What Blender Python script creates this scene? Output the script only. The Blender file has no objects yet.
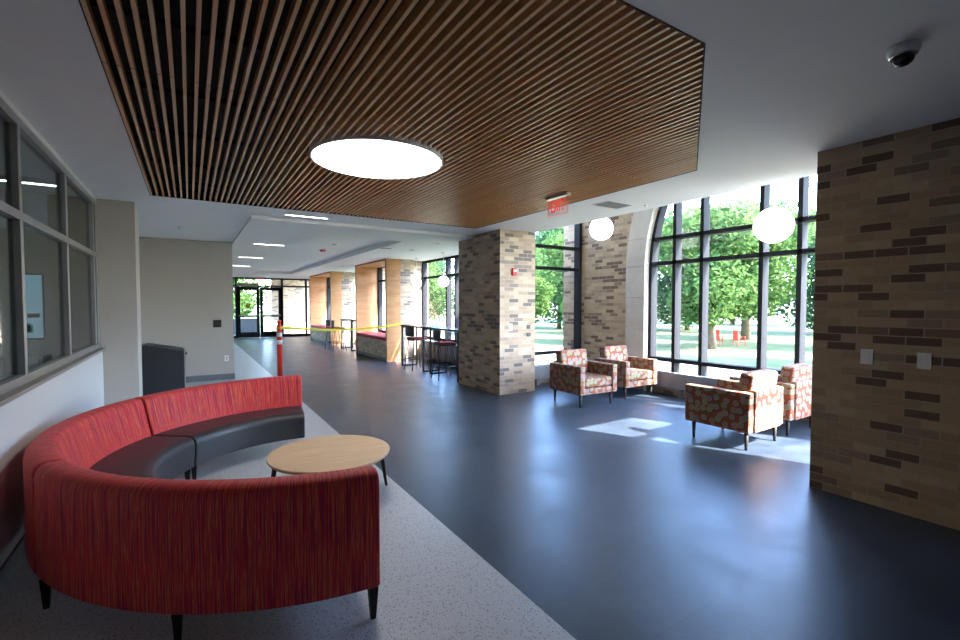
import bpy, bmesh, math, random
from mathutils import Vector, Matrix
random.seed(7)
PI = math.pi
S = bpy.context.scene
COL = S.collection

# ------------------------------------------------------------------ materials
def newmat(name):
    m = bpy.data.materials.new(name); m.use_nodes = True
    nt = m.node_tree; b = nt.nodes['Principled BSDF']
    return m, nt, b
def N(nt, t, **kw):
    n = nt.nodes.new(t)
    for k, v in kw.items(): setattr(n, k, v)
    return n
def plain(name, col, rough=.5, metal=0, bump=0, bscale=200, spec=.5, var=.06, vscale=6):
    m, nt, b = newmat(name)
    b.inputs['Roughness'].default_value = rough; b.inputs['Metallic'].default_value = metal
    b.inputs['Specular IOR Level'].default_value = spec
    tc = N(nt, 'ShaderNodeTexCoord'); no = N(nt, 'ShaderNodeTexNoise'); no.inputs['Scale'].default_value = vscale
    nt.links.new(tc.outputs['Object'], no.inputs['Vector'])
    r = N(nt, 'ShaderNodeValToRGB')
    r.color_ramp.elements[0].position = .3; r.color_ramp.elements[1].position = .7
    r.color_ramp.elements[0].color = tuple(c*(1-var) for c in col)+(1,)
    r.color_ramp.elements[1].color = tuple(min(1, c*(1+var)) for c in col)+(1,)
    nt.links.new(no.outputs['Fac'], r.inputs['Fac']); nt.links.new(r.outputs['Color'], b.inputs['Base Color'])
    if bump:
        n2 = N(nt, 'ShaderNodeTexNoise'); n2.inputs['Scale'].default_value = bscale
        nt.links.new(tc.outputs['Object'], n2.inputs['Vector'])
        bp = N(nt, 'ShaderNodeBump'); bp.inputs['Strength'].default_value = bump; bp.inputs['Distance'].default_value = .002
        nt.links.new(n2.outputs['Fac'], bp.inputs['Height']); nt.links.new(bp.outputs['Normal'], b.inputs['Normal'])
    return m
def emis(name, col, strength):
    m, nt, b = newmat(name)
    b.inputs['Base Color'].default_value = tuple(c*.8 for c in col)+(1,)
    b.inputs['Emission Color'].default_value = col+(1,); b.inputs['Emission Strength'].default_value = strength
    return m
def ramp(nt, stops, const=False):
    r = N(nt, 'ShaderNodeValToRGB'); cr = r.color_ramp
    if const: cr.interpolation = 'CONSTANT'
    while len(cr.elements) < len(stops): cr.elements.new(.5)
    for e, (p, c) in zip(cr.elements, stops): e.position = p; e.color = tuple(c)+(1,)
    return r
def brick_mat(name, k=1.0, tint=(1, 1, 1), dark=.14, dc=((.135, .080, .048), (.21, .135, .080))):
    m, nt, b = newmat(name)
    uv = N(nt, 'ShaderNodeUVMap')
    bt = N(nt, 'ShaderNodeTexBrick'); bt.offset = .5
    bt.inputs['Scale'].default_value = 1; bt.inputs['Brick Width'].default_value = .203
    bt.inputs['Row Height'].default_value = .0677; bt.inputs['Mortar Size'].default_value = .0045
    bt.inputs['Mortar Smooth'].default_value = .1; bt.inputs['Bias'].default_value = 0
    bt.inputs['Color1'].default_value = (0, 0, 0, 1); bt.inputs['Color2'].default_value = (1, 1, 1, 1)
    bt.inputs['Mortar'].default_value = (.5, .5, .5, 1)
    nt.links.new(uv.outputs['UV'], bt.inputs['Vector'])
    c = lambda r, g, bb: (r*k*tint[0], g*k*tint[1], bb*k*tint[2])
    r = ramp(nt, [(0, c(*dc[0])), (dark, c(*dc[1])), (dark+.06, c(.33, .23, .135)), (dark+.22, c(.40, .285, .165)),
                  (.62, c(.36, .25, .145)), (.8, c(.44, .32, .19)), (.93, c(.28, .20, .13))], True)
    def mth(op, a, b_=None):
        n = N(nt, 'ShaderNodeMath', operation=op)
        for k_, v_ in enumerate((a, b_)):
            if v_ is None: continue
            if isinstance(v_, (int, float)): n.inputs[k_].default_value = v_
            else: nt.links.new(v_, n.inputs[k_])
        return n.outputs[0]
    sx = N(nt, 'ShaderNodeSeparateXYZ'); nt.links.new(uv.outputs['UV'], sx.inputs['Vector'])
    row = mth('FLOOR', mth('DIVIDE', sx.outputs['Y'], .0677))
    odd = mth('FLOORED_MODULO', row, 2.0)
    off = mth('MULTIPLY', mth('SUBTRACT', 1.0, odd), .1015)
    colm = mth('FLOOR', mth('DIVIDE', mth('ADD', sx.outputs['X'], off), .203))
    cb = N(nt, 'ShaderNodeCombineXYZ'); nt.links.new(mth('ADD', colm, .5), cb.inputs['X']); nt.links.new(mth('ADD', row, .5), cb.inputs['Y'])
    wn = N(nt, 'ShaderNodeTexWhiteNoise', noise_dimensions='2D'); nt.links.new(cb.outputs['Vector'], wn.inputs['Vector'])
    nt.links.new(wn.outputs['Value'], r.inputs['Fac'])
    no = N(nt, 'ShaderNodeTexNoise'); no.inputs['Scale'].default_value = 30; nt.links.new(uv.outputs['UV'], no.inputs['Vector'])
    mx = N(nt, 'ShaderNodeMix', data_type='RGBA', blend_type='MULTIPLY'); mx.inputs['Factor'].default_value = .35
    nt.links.new(r.outputs['Color'], mx.inputs['A']); nt.links.new(no.outputs['Color'], mx.inputs['B'])
    hs = N(nt, 'ShaderNodeHueSaturation'); hs.inputs['Saturation'].default_value = .95; hs.inputs['Value'].default_value = 1.2
    nt.links.new(mx.outputs['Result'], hs.inputs['Color'])
    m2 = N(nt, 'ShaderNodeMix', data_type='RGBA'); nt.links.new(bt.outputs['Fac'], m2.inputs['Factor'])
    nt.links.new(hs.outputs['Color'], m2.inputs['A']); m2.inputs['B'].default_value = c(.36, .30, .22)+(1,)
    nt.links.new(m2.outputs['Result'], b.inputs['Base Color'])
    b.inputs['Roughness'].default_value = .85
    bp = N(nt, 'ShaderNodeBump'); bp.invert = True; bp.inputs['Strength'].default_value = .5; bp.inputs['Distance'].default_value = .004
    nt.links.new(bt.outputs['Fac'], bp.inputs['Height']); nt.links.new(bp.outputs['Normal'], b.inputs['Normal'])
    return m
def stripe_fabric(name):
    m, nt, b = newmat(name)
    uv = N(nt, 'ShaderNodeUVMap'); mp = N(nt, 'ShaderNodeMapping'); mp.inputs['Scale'].default_value = (150, 2.4, 1)
    nt.links.new(uv.outputs['UV'], mp.inputs['Vector'])
    no = N(nt, 'ShaderNodeTexNoise'); no.inputs['Scale'].default_value = 1; no.inputs['Detail'].default_value = 3
    nt.links.new(mp.outputs['Vector'], no.inputs['Vector'])
    r = ramp(nt, [(.0, (.16, .010, .06)), (.38, (.26, .010, .055)), (.45, (.58, .018, .034)), (.52, (.66, .030, .038)), (.565, (.74, .20, .055)), (.60, (.38, .012, .07)), (.66, (.62, .05, .035)), (.75, (.70, .22, .07))])
    nt.links.new(no.outputs['Fac'], r.inputs['Fac']); nt.links.new(r.outputs['Color'], b.inputs['Base Color'])
    b.inputs['Roughness'].default_value = .62; b.inputs['Sheen Weight'].default_value = .06
    b.inputs['Specular IOR Level'].default_value = .3
    bp = N(nt, 'ShaderNodeBump'); bp.inputs['Strength'].default_value = .25; bp.inputs['Distance'].default_value = .002
    nt.links.new(no.outputs['Fac'], bp.inputs['Height']); nt.links.new(bp.outputs['Normal'], b.inputs['Normal'])
    return m
def ring_fabric(name):
    m, nt, b = newmat(name)
    uv = N(nt, 'ShaderNodeUVMap')
    vo = N(nt, 'ShaderNodeTexVoronoi'); vo.voronoi_dimensions = '2D'; vo.inputs['Scale'].default_value = 12; vo.inputs['Randomness'].default_value = .7
    nt.links.new(uv.outputs['UV'], vo.inputs['Vector'])
    r = ramp(nt, [(0, (.22, .19, .15)), (.27, (.27, .23, .18)), (.30, (.08, .035, .025)), (.34, (.40, .31, .23)), (.41, (.36, .22, .13)), (.45, (.08, .03, .018)), (.50, (.20, .048, .016)), (.8, (.27, .070, .020))])
    nt.links.new(vo.outputs['Distance'], r.inputs['Fac'])
    ml = N(nt, 'ShaderNodeMix', data_type='RGBA', blend_type='MULTIPLY'); ml.inputs['Factor'].default_value = .35
    nt.links.new(r.outputs['Color'], ml.inputs['A']); nt.links.new(vo.outputs['Color'], ml.inputs['B'])
    nt.links.new(ml.outputs['Result'], b.inputs['Base Color']); b.inputs['Roughness'].default_value = .8
    return m
def wood_mat(name, c1, c2, scale=(2, 40, 40), rough=.45):
    m, nt, b = newmat(name)
    tc = N(nt, 'ShaderNodeTexCoord'); mp = N(nt, 'ShaderNodeMapping'); mp.inputs['Scale'].default_value = scale
    nt.links.new(tc.outputs['Object'], mp.inputs['Vector'])
    no = N(nt, 'ShaderNodeTexNoise'); no.inputs['Scale'].default_value = 1; no.inputs['Detail'].default_value = 4; no.inputs['Distortion'].default_value = .6
    nt.links.new(mp.outputs['Vector'], no.inputs['Vector'])
    r = ramp(nt, [(.3, c1), (.7, c2)]); nt.links.new(no.outputs['Fac'], r.inputs['Fac'])
    nt.links.new(r.outputs['Color'], b.inputs['Base Color']); b.inputs['Roughness'].default_value = rough
    return m
def slat_mat():
    m, nt, b = newmat('slat_wood')
    at = N(nt, 'ShaderNodeAttribute', attribute_name='tone')
    tc = N(nt, 'ShaderNodeTexCoord'); mp = N(nt, 'ShaderNodeMapping'); mp.inputs['Scale'].default_value = (60, 2, 60)
    nt.links.new(tc.outputs['Object'], mp.inputs['Vector'])
    no = N(nt, 'ShaderNodeTexNoise'); no.inputs['Detail'].default_value = 3; no.inputs['Scale'].default_value = 1
    nt.links.new(mp.outputs['Vector'], no.inputs['Vector'])
    r = ramp(nt, [(.3, (.62, .33, .11)), (.7, (.76, .45, .19))]); nt.links.new(no.outputs['Fac'], r.inputs['Fac'])
    r2 = ramp(nt, [(0, (.95, .72, .60)), (.25, (.9, .85, .8)), (1, (1.0, 1.0, 1.0))]); nt.links.new(at.outputs['Fac'], r2.inputs['Fac'])
    ml = N(nt, 'ShaderNodeMix', data_type='RGBA', blend_type='MULTIPLY'); ml.inputs['Factor'].default_value = 1
    nt.links.new(r.outputs['Color'], ml.inputs['A']); nt.links.new(r2.outputs['Color'], ml.inputs['B'])
    nt.links.new(ml.outputs['Result'], b.inputs['Base Color']); b.inputs['Roughness'].default_value = .45; b.inputs['Coat Weight'].default_value = .7; b.inputs['Coat Roughness'].default_value = .35
    return m
def dark_floor():
    m, nt, b = newmat('slate_vinyl')
    uv = N(nt, 'ShaderNodeUVMap')
    n1 = N(nt, 'ShaderNodeTexNoise'); n1.inputs['Scale'].default_value = 2.2; n1.inputs['Detail'].default_value = 8; n1.inputs['Roughness'].default_value = .65; n1.inputs['Distortion'].default_value = .8
    nt.links.new(uv.outputs['UV'], n1.inputs['Vector'])
    bt = N(nt, 'ShaderNodeTexBrick'); bt.offset = .5
    bt.inputs['Scale'].default_value = 1; bt.inputs['Brick Width'].default_value = .92; bt.inputs['Row Height'].default_value = .46
    bt.inputs['Mortar Size'].default_value = .0015; bt.inputs['Color1'].default_value = (.80, .80, .80, 1); bt.inputs['Color2'].default_value = (1, 1, 1, 1); bt.inputs['Mortar'].default_value = (.6, .6, .6, 1)
    nt.links.new(uv.outputs['UV'], bt.inputs['Vector'])
    r = ramp(nt, [(.3, (.024, .037, .058)), (.5, (.036, .052, .076)), (.72, (.058, .076, .104))]); nt.links.new(n1.outputs['Fac'], r.inputs['Fac'])
    ml = N(nt, 'ShaderNodeMix', data_type='RGBA', blend_type='MULTIPLY'); ml.inputs['Factor'].default_value = 1
    nt.links.new(r.outputs['Color'], ml.inputs['A']); nt.links.new(bt.outputs['Color'], ml.inputs['B'])
    nt.links.new(ml.outputs['Result'], b.inputs['Base Color'])
    rr = N(nt, 'ShaderNodeMapRange'); rr.inputs['From Min'].default_value = .3; rr.inputs['From Max'].default_value = .7; rr.inputs['To Min'].default_value = .31; rr.inputs['To Max'].default_value = .43
    nt.links.new(n1.outputs['Fac'], rr.inputs['Value']); nt.links.new(rr.outputs['Result'], b.inputs['Roughness'])
    n2 = N(nt, 'ShaderNodeTexNoise'); n2.inputs['Scale'].default_value = 26; n2.inputs['Detail'].default_value = 3
    nt.links.new(uv.outputs['UV'], n2.inputs['Vector'])
    bp = N(nt, 'ShaderNodeBump'); bp.inputs['Strength'].default_value = .22; bp.inputs['Distance'].default_value = .003
    nt.links.new(n2.outputs['Fac'], bp.inputs['Height']); nt.links.new(bp.outputs['Normal'], b.inputs['Normal'])
    return m
def terrazzo():
    m, nt, b = newmat('terrazzo')
    uv = N(nt, 'ShaderNodeUVMap')
    vo = N(nt, 'ShaderNodeTexVoronoi'); vo.inputs['Scale'].default_value = 80
    nt.links.new(uv.outputs['UV'], vo.inputs['Vector'])
    d = ramp(nt, [(0, (1, 1, 1)), (.24, (1, 1, 1)), (.32, (0, 0, 0))]); nt.links.new(vo.outputs['Distance'], d.inputs['Fac'])
    sp = N(nt, 'ShaderNodeSeparateColor'); nt.links.new(vo.outputs['Color'], sp.inputs['Color'])
    chip = ramp(nt, [(0, (.06, .06, .06)), (.38, (.17, .16, .15)), (.55, (.34, .33, .32)), (.75, (.64, .63, .62))], True); nt.links.new(sp.outputs['Red'], chip.inputs['Fac'])
    mx = N(nt, 'ShaderNodeMix', data_type='RGBA'); nt.links.new(d.outputs['Color'], mx.inputs['Factor'])
    mx.inputs['A'].default_value = (.50, .49, .475, 1); nt.links.new(chip.outputs['Color'], mx.inputs['B'])
    nt.links.new(mx.outputs['Result'], b.inputs['Base Color']); b.inputs['Roughness'].default_value = .36
    return m
def glass_mat(name, tint=(1, 1, 1), refl=.06, k=1.0):
    m = bpy.data.materials.new(name); m.use_nodes = True; nt = m.node_tree; nt.nodes.clear()
    o = N(nt, 'ShaderNodeOutputMaterial'); t = N(nt, 'ShaderNodeBsdfTransparent'); g = N(nt, 'ShaderNodeBsdfGlossy')
    t.inputs['Color'].default_value = tuple(c*k for c in tint)+(1,); g.inputs['Roughness'].default_value = .02
    lw = N(nt, 'ShaderNodeLayerWeight'); lw.inputs['Blend'].default_value = .5
    pw = N(nt, 'ShaderNodeMath', operation='POWER'); pw.inputs[1].default_value = 5; nt.links.new(lw.outputs['Facing'], pw.inputs[0])
    f = N(nt, 'ShaderNodeMapRange'); f.inputs['To Min'].default_value = .03; f.inputs['To Max'].default_value = .8; nt.links.new(pw.outputs[0], f.inputs['Value'])
    mx = N(nt, 'ShaderNodeMixShader'); nt.links.new(f.outputs['Result'], mx.inputs['Fac'])
    nt.links.new(t.outputs['BSDF'], mx.inputs[1]); nt.links.new(g.outputs['BSDF'], mx.inputs[2]); nt.links.new(mx.outputs['Shader'], o.inputs['Surface'])
    return m
def leaf_mat(name, c1, c2):
    m = bpy.data.materials.new(name); m.use_nodes = True; nt = m.node_tree; nt.nodes.clear()
    o = N(nt, 'ShaderNodeOutputMaterial'); d = N(nt, 'ShaderNodeBsdfDiffuse'); t = N(nt, 'ShaderNodeBsdfTranslucent')
    tc = N(nt, 'ShaderNodeTexCoord'); no = N(nt, 'ShaderNodeTexNoise'); no.inputs['Scale'].default_value = 1.3; no.inputs['Detail'].default_value = 3
    nt.links.new(tc.outputs['Object'], no.inputs['Vector'])
    r = ramp(nt, [(.35, c1), (.65, c2)]); nt.links.new(no.outputs['Fac'], r.inputs['Fac'])
    nt.links.new(r.outputs['Color'], d.inputs['Color']); nt.links.new(r.outputs['Color'], t.inputs['Color'])
    mx = N(nt, 'ShaderNodeMixShader'); mx.inputs['Fac'].default_value = .45
    nt.links.new(d.outputs['BSDF'], mx.inputs[1]); nt.links.new(t.outputs['BSDF'], mx.inputs[2]); nt.links.new(mx.outputs['Shader'], o.inputs['Surface'])
    return m

M = dict(
    brick=brick_mat('tan_brick'), brick_far=brick_mat('grey_tan_brick', 1.08, (1, 1.06, 1.25), .16, ((.15, .115, .085), (.22, .165, .115))), brick_seat=brick_mat('brightened_grey_brick', 1.5, (1, 1.10, 1.35), .15, ((.24, .18, .13), (.30, .22, .15))),  # seat brick colour lightened to make up for the dim light on the bench
    floor=dark_floor(), terrazzo=terrazzo(), fabric=stripe_fabric('red_striped_fabric'), rings=ring_fabric('rust_ring_fabric'),
    slat=slat_mat(), black=plain('black_backing', (.010, .010, .011), .8), ceil=plain('white_ceiling_paint', (.82, .83, .83), .9, var=.01),
    wall=plain('warm_grey_paint', (.45, .415, .37), .8, var=.01), wallw=plain('pale_grey_paint', (.60, .59, .58), .8, var=.01),
    frame=plain('bronze_aluminium', (.018, .019, .022), .7, 0, spec=.08), iframe=plain('grey_aluminium', (.30, .30, .30), .35, .5),
    glass=glass_mat('clear_glass'), iglass=glass_mat('interior_glass', (.72, .78, .78)),
    leather=plain('charcoal_leather', (.036, .033, .035), .42, bump=.3, bscale=250), leg=plain('black_wood_leg', (.010, .009, .009), .6, spec=.3),
    maple=wood_mat('maple_top', (.60, .38, .20), (.70, .47, .27), (3, 30, 30), .4), edge=plain('maple_edge', (.45, .27, .13), .5),
    panel=wood_mat('honey_wood_panel', (.38, .175, .065), (.49, .245, .10), (2, 14, 14), .5),
    stone=plain('limestone', (.42, .39, .345), .85, bump=.2), base=plain('grey_vinyl_base', (.15, .16, .17), .5),
    metal=plain('silver_metal', (.45, .45, .46), .3, .9), rad=plain('grey_convector', (.16, .165, .17), .5), radd=plain('dark_convector', (.06, .065, .075), .5),
    bin=plain('charcoal_bin', (.020, .022, .026), .45), white=plain('white_plastic', (.75, .75, .74), .4), dplast=plain('black_plastic', (.015, .015, .016), .35),
    red=plain('red_plastic', (.62, .02, .015), .4), orange=plain('orange_red_plastic', (.75, .045, .02), .45), yellow=plain('yellow_tape', (.80, .68, .02), .45),
    cushion=plain('crimson_upholstery', (.40, .020, .045), .6, bump=.2), tabletop=plain('dark_laminate', (.035, .037, .042), .22),
    grill=plain('grey_grille', (.33, .34, .35), .5), sill=plain('taupe_sill', (.26, .235, .20), .5), grass=plain('lawn', (.095, .12, .035), .9, var=.25, vscale=.8),
    path=plain('concrete_path', (.24, .22, .19), .9), bark=plain('bark', (.10, .075, .055), .9, var=.3),
    leafA=leaf_mat('bright_leaves', (.045, .095, .030), (.105, .18, .05)), leafB=leaf_mat('deep_leaves', (.035, .085, .035), (.07, .14, .06)),
    globe=emis('glowing_opal_glass', (1, .99, .97), 2.2), disc=emis('light_diffuser', (1, .98, .95), 5.0), linear=emis('strip_diffuser', (1, .98, .95), 6.0),
    exitred=emis('exit_red', (1, .012, .010), .48), exitplate=glass_mat('acrylic_plate', (.95, .93, .93)),
    blue=emis('blue_glow', (.35, .62, .80), .28), office=plain('office_wall', (.38, .37, .33), .85), blind=plain('blind_fabric', (.30, .29, .26), .8),
    chrome=plain('chrome', (.7, .7, .7), .12, 1), dome=plain('smoked_dome', (.01, .01, .012), .08), tv=plain('teal_sign', (.05, .30, .33), .4),
)

# ------------------------------------------------------------------ mesh builder
class MB:
    def __init__(s): s.bm = bmesh.new(); s.uv = s.bm.loops.layers.uv.new('UVMap'); s.custom = set(); s.mats = []; s.cur = 0
    def mat(s, m):
        if m not in s.mats: s.mats.append(m)
        s.cur = s.mats.index(m); return s
    def _f(s, vs):
        try: f = s.bm.faces.new(vs)
        except ValueError: return None
        f.material_index = s.cur; return f
    def box(s, x0, x1, y0, y1, z0, z1, mat4=None):
        c = [Vector((x, y, z)) for x in (x0, x1) for y in (y0, y1) for z in (z0, z1)]
        if mat4: c = [mat4 @ v for v in c]
        v = [s.bm.verts.new(p) for p in c]
        for q in ((0, 1, 3, 2), (4, 6, 7, 5), (0, 4, 5, 1), (2, 3, 7, 6), (0, 2, 6, 4), (1, 5, 7, 3)): s._f([v[i] for i in q])
        return s
    def prism(s, pts, a0, a1, axis='z'):
        mk = {'z': lambda p, a: (p[0], p[1], a), 'x': lambda p, a: (a, p[0], p[1]), 'y': lambda p, a: (p[0], a, p[1])}[axis]
        A = [s.bm.verts.new(mk(p, a0)) for p in pts]; B = [s.bm.verts.new(mk(p, a1)) for p in pts]
        s._f(A); s._f(B[::-1]); n = len(pts)
        for i in range(n): s._f([A[i], B[i], B[(i+1) % n], A[(i+1) % n]])
        return s
    def lathe(s, prof, c=(0, 0, 0), n=24, axis='z', smooth=True, cap=True):
        rings = []
        for r, h in prof:
            ring = []
            for i in range(n):
                a = 2*PI*i/n; x, y, z = r*math.cos(a), r*math.sin(a), h
                if axis == 'x': x, y, z = z, x, y
                if axis == 'y': x, y, z = x, z, y
                ring.append(s.bm.verts.new((c[0]+x, c[1]+y, c[2]+z)))
            rings.append(ring)
        for A, B in zip(rings, rings[1:]):
            for i in range(n):
                f = s._f([A[i], A[(i+1) % n], B[(i+1) % n], B[i]])
                if f and smooth: f.smooth = True
        if cap: s._f(rings[0][::-1]); s._f(rings[-1])
        return s
    def tube(s, pts, r, n=8, closed=False, radii=None):
        pts = [Vector(p) for p in pts]; rings = []
        for i, p in enumerate(pts):
            d = (pts[min(i+1, len(pts)-1)]-pts[max(i-1, 0)])
            if closed: d = pts[(i+1) % len(pts)]-pts[i-1]
            d.normalize(); up = Vector((0, 0, 1)) if abs(d.z) < .95 else Vector((0, 1, 0))
            u = d.cross(up).normalized(); w = d.cross(u); rr = radii[i] if radii else r
            rings.append([s.bm.verts.new(p+u*rr*math.cos(2*PI*k/n)+w*rr*math.sin(2*PI*k/n)) for k in range(n)])
        L = len(rings)
        for i in range(L if closed else L-1):
            A, B = rings[i], rings[(i+1) % L]
            for k in range(n):
                f = s._f([A[k], A[(k+1) % n], B[(k+1) % n], B[k]])
                if f: f.smooth = True
        if not closed: s._f(rings[0]); s._f(rings[-1])
        return s
    def sphere(s, r, c=(0, 0, 0), n=24, m=14):
        prof = [(max(1e-4, r*math.sin(PI*i/m)), -r*math.cos(PI*i/m)) for i in range(m+1)]
        return s.lathe(prof, c, n)
    def sweep(s, prof, cx, cy, a0, a1, sy=1.0, n=40):
        """closed (r,z) outline swept round an arc; u runs along the arc, v along the outline"""
        L = len(prof); acc = [0]
        for i in range(L):
            p, q = prof[i], prof[(i+1) % L]; acc.append(acc[-1]+math.hypot(p[0]-q[0], p[1]-q[1]))
        rings = []
        for k in range(n+1):
            a = a0+(a1-a0)*k/n
            rings.append([s.bm.verts.new((cx+r*math.cos(a), cy+sy*r*math.sin(a), z)) for r, z in prof])
        for k in range(n):
            for i in range(L):
                j = (i+1) % L
                f = s._f([rings[k][i], rings[k][j], rings[k+1][j], rings[k+1][i]])
                f.smooth = True; s.custom.add(f)
                us = [(a0+(a1-a0)*k/n)*1.7, (a0+(a1-a0)*(k+1)/n)*1.7]
                for lo, uvc in zip(f.loops, ((us[0], acc[i]), (us[0], acc[i+1]), (us[1], acc[i+1]), (us[1], acc[i]))): lo[s.uv].uv = uvc
        s._f(rings[0][::-1]); s._f(rings[-1]); return s
    def build(s, name, mat=None, parent=None, bevel=0, seg=2, loc=None, rot=None, smooth=False, recalc=True):
        if recalc: bmesh.ops.recalc_face_normals(s.bm, faces=s.bm.faces)
        for f in s.bm.faces:
            if f in s.custom: continue
            f.normal_update(); n = f.normal; ax = max(range(3), key=lambda i: abs(n[i]))
            for lo in f.loops:
                p = lo.vert.co
                lo[s.uv].uv = (p.y, p.z) if ax == 0 else (p.x, p.z) if ax == 1 else (p.y, p.x)
        me = bpy.data.meshes.new(name); s.bm.to_mesh(me); s.bm.free()
        for m in (s.mats or [mat]): me.materials.append(m)
        o = bpy.data.objects.new(name, me); COL.objects.link(o)
        if parent: o.parent = parent
        if loc: o.location = loc
        if rot: o.rotation_euler = rot
        if bevel:
            bv = o.modifiers.new('Bevel', 'BEVEL'); bv.width = bevel; bv.segments = seg; bv.limit_method = 'ANGLE'; bv.angle_limit = math.radians(40)
            bv.use_clamp_overlap = True
            for p in me.polygons: p.use_smooth = True
            wn = o.modifiers.new('WN', 'WEIGHTED_NORMAL'); wn.keep_sharp = True
        if smooth:
            for p in me.polygons: p.use_smooth = True
        return o
def tag(o, label=None, cat=None, group=None, kind=None):
    for k, v in (('label', label), ('category', cat), ('group', group), ('kind', kind)):
        if v: o[k] = v
    return o
def empty(name, loc=(0, 0, 0), rz=0, label=None, cat=None, group=None, kind=None):
    o = bpy.data.objects.new(name, None); COL.objects.link(o); o.location = loc; o.rotation_euler = (0, 0, rz); o.empty_display_size = .1
    return tag(o, label, cat, group, kind)
def copy_tree(o, parent=None):
    c = o.copy(); COL.objects.link(c)
    if parent: c.parent = parent
    for ch in list(o.children): copy_tree(ch, c)
    return c
def struct(name, mb, mat, label, **kw):
    return tag(mb.build(name, mat, **kw), label, None, None, 'structure')
B = lambda *a: MB().box(*a)

H = 2.9      # lobby ceiling
HC = 2.85    # corridor ceiling
# ------------------------------------------------------------------ floors
struct('floor', B(-5.2, 1.53, -3, 24.3, -.15, 0), M['terrazzo'], 'pale speckled terrazzo floor along the left side')
struct('floor', B(1.53, 7.5, -3, 24.3, -.15, 0), M['floor'], 'dark slate vinyl floor of the lobby and corridor')
# ------------------------------------------------------------------ left wall with interior windows
struct('wall_left', B(-1.10, -.93, -3, 7.35, 0, 1.03), M['wallw'], 'low pale wall under the interior windows')
struct('trim_1', B(-1.12, -.895, -3, 7.35, 1.03, 1.06), M['sill'], 'taupe sill on the low left wall', bevel=.004)
struct('wall_left', B(-1.10, -.95, -3, 7.35, 2.86, 4.1), M['wallw'], 'strip of wall over the interior windows')
struct('baseboard_left', B(-.93, -.915, -3, 7.35, 0, .12), M['base'], 'grey baseboard of the low left wall')
struct('wall_left', B(-1.12, -.575, 7.35, 7.85, 0, H), M['wall'], 'taupe wall stub at the end of the interior windows')
w = MB()
for y in (-1.3, .1, 1.5, 2.9, 4.31, 5.70):
    w.box(-1.015, -.952, y-.03, y+.03, 1.10, 2.82)
for z0, z1 in ((1.06, 1.12), (2.165, 2.225), (2.80, 2.86)): w.box(-1.02, -.95, -3, 7.35, z0, z1)
w.box(-1.015, -.955, 7.26, 7.35, 1.12, 2.8); w.box(-1.015, -.955, 7.10, 7.15, 1.12, 2.8)
wo = struct('window_1', w, M['iframe'], 'grey framed interior windows in the left wall', bevel=.004)
gl = B(-.992, -.988, -3, 7.3, 1.1, 2.83).build('glass_panes', M['iglass'], wo)
# office behind
struct('wall_left', B(-4.2, -4.1, -3, 7.5, 0, H), M['office'], 'dim grey wall of the office behind the interior windows')
struct('wall_left', B(-4.2, -1.12, 7.4, 7.5, 0, H), M['office'], 'end wall of the office behind the interior windows')
for i, y in enumerate((3.4, 4.15, 5.05, 6.1, 6.75)):
    o = B(-4.09, -4.04, y, y+.42, 1.0, 2.7).build('roller_blind', M['blind'])
    tag(o, ['first', 'second', 'third', 'fourth', 'fifth'][i]+' grey blind from the left, on the office wall behind the glass', 'blind', 'blinds in the office')
bd = empty('blue_glow_panel', (-1.56, 7.40, 1.20), 0, 'narrow blue panel added for a pale blue display with a small dark sign at the end of the office', 'glow')
MB().box(-.10, .10, -.03, 0, -.02, .76).build('housing', M['dplast'], bd); MB().box(-.085, .085, -.034, -.03, 0, .74).build('screen', M['blue'], bd)  # added panel made to glow pale blue, not a real screen
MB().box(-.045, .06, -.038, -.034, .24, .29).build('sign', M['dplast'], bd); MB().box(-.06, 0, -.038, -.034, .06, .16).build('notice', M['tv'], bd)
ct = empty('office_counter', (-1.6, 4.9, 0), 0, 'dark low counter inside the office beyond the glass', 'counter')
MB().box(-.30, .30, -.6, 1.9, 0, 1.0).build('cabinet', M['bin'], ct); MB().box(-.33, .33, -.63, 1.93, 1.0, 1.03).build('worktop', M['sill'], ct)
ol = empty('reflection_strip', (-1.75, 6.55, H), PI/2, 'glowing strip added behind the glass for the reflection of the corridor lights', 'light')  # added strip stands in for corridor lights mirrored in the glass
MB().box(-.04, .04, -.6, .6, -.05, 0).build('housing', M['white'], ol); MB().box(-.03, .03, -.58, .58, -.056, -.05).build('diffuser', M['linear'], ol)  # body and glowing face of the added reflection strip, not a real lamp

# ------------------------------------------------------------------ left recess, storage wall, corridor left wall
struct('wall_left', B(-2.7, -2.6, 7.5, 11.1, 0, H), M['wall'], 'side wall of the recess on the left')
struct('wall_back', B(-2.7, .78, 11.1, 11.2, 0, H), M['wall'], 'plain warm grey wall beside the corridor')
struct('wall_left', B(.66, .78, 11.2, 24.2, 0, H), M['wall'], 'long left wall of the corridor')
struct('baseboard_back', B(-2.6, .79, 11.085, 11.1, 0, .12), M['base'], 'grey baseboard of the warm grey wall')
struct('baseboard_left', B(.78, .79, 11.085, 24.2, 0, .12), M['base'], 'grey baseboard of the corridor wall')
# front/back closing
struct('wall_front', B(-5.2, 5.4, -3.1, -3, 0, 4.1), M['wallw'], 'wall behind the viewer')

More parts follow.
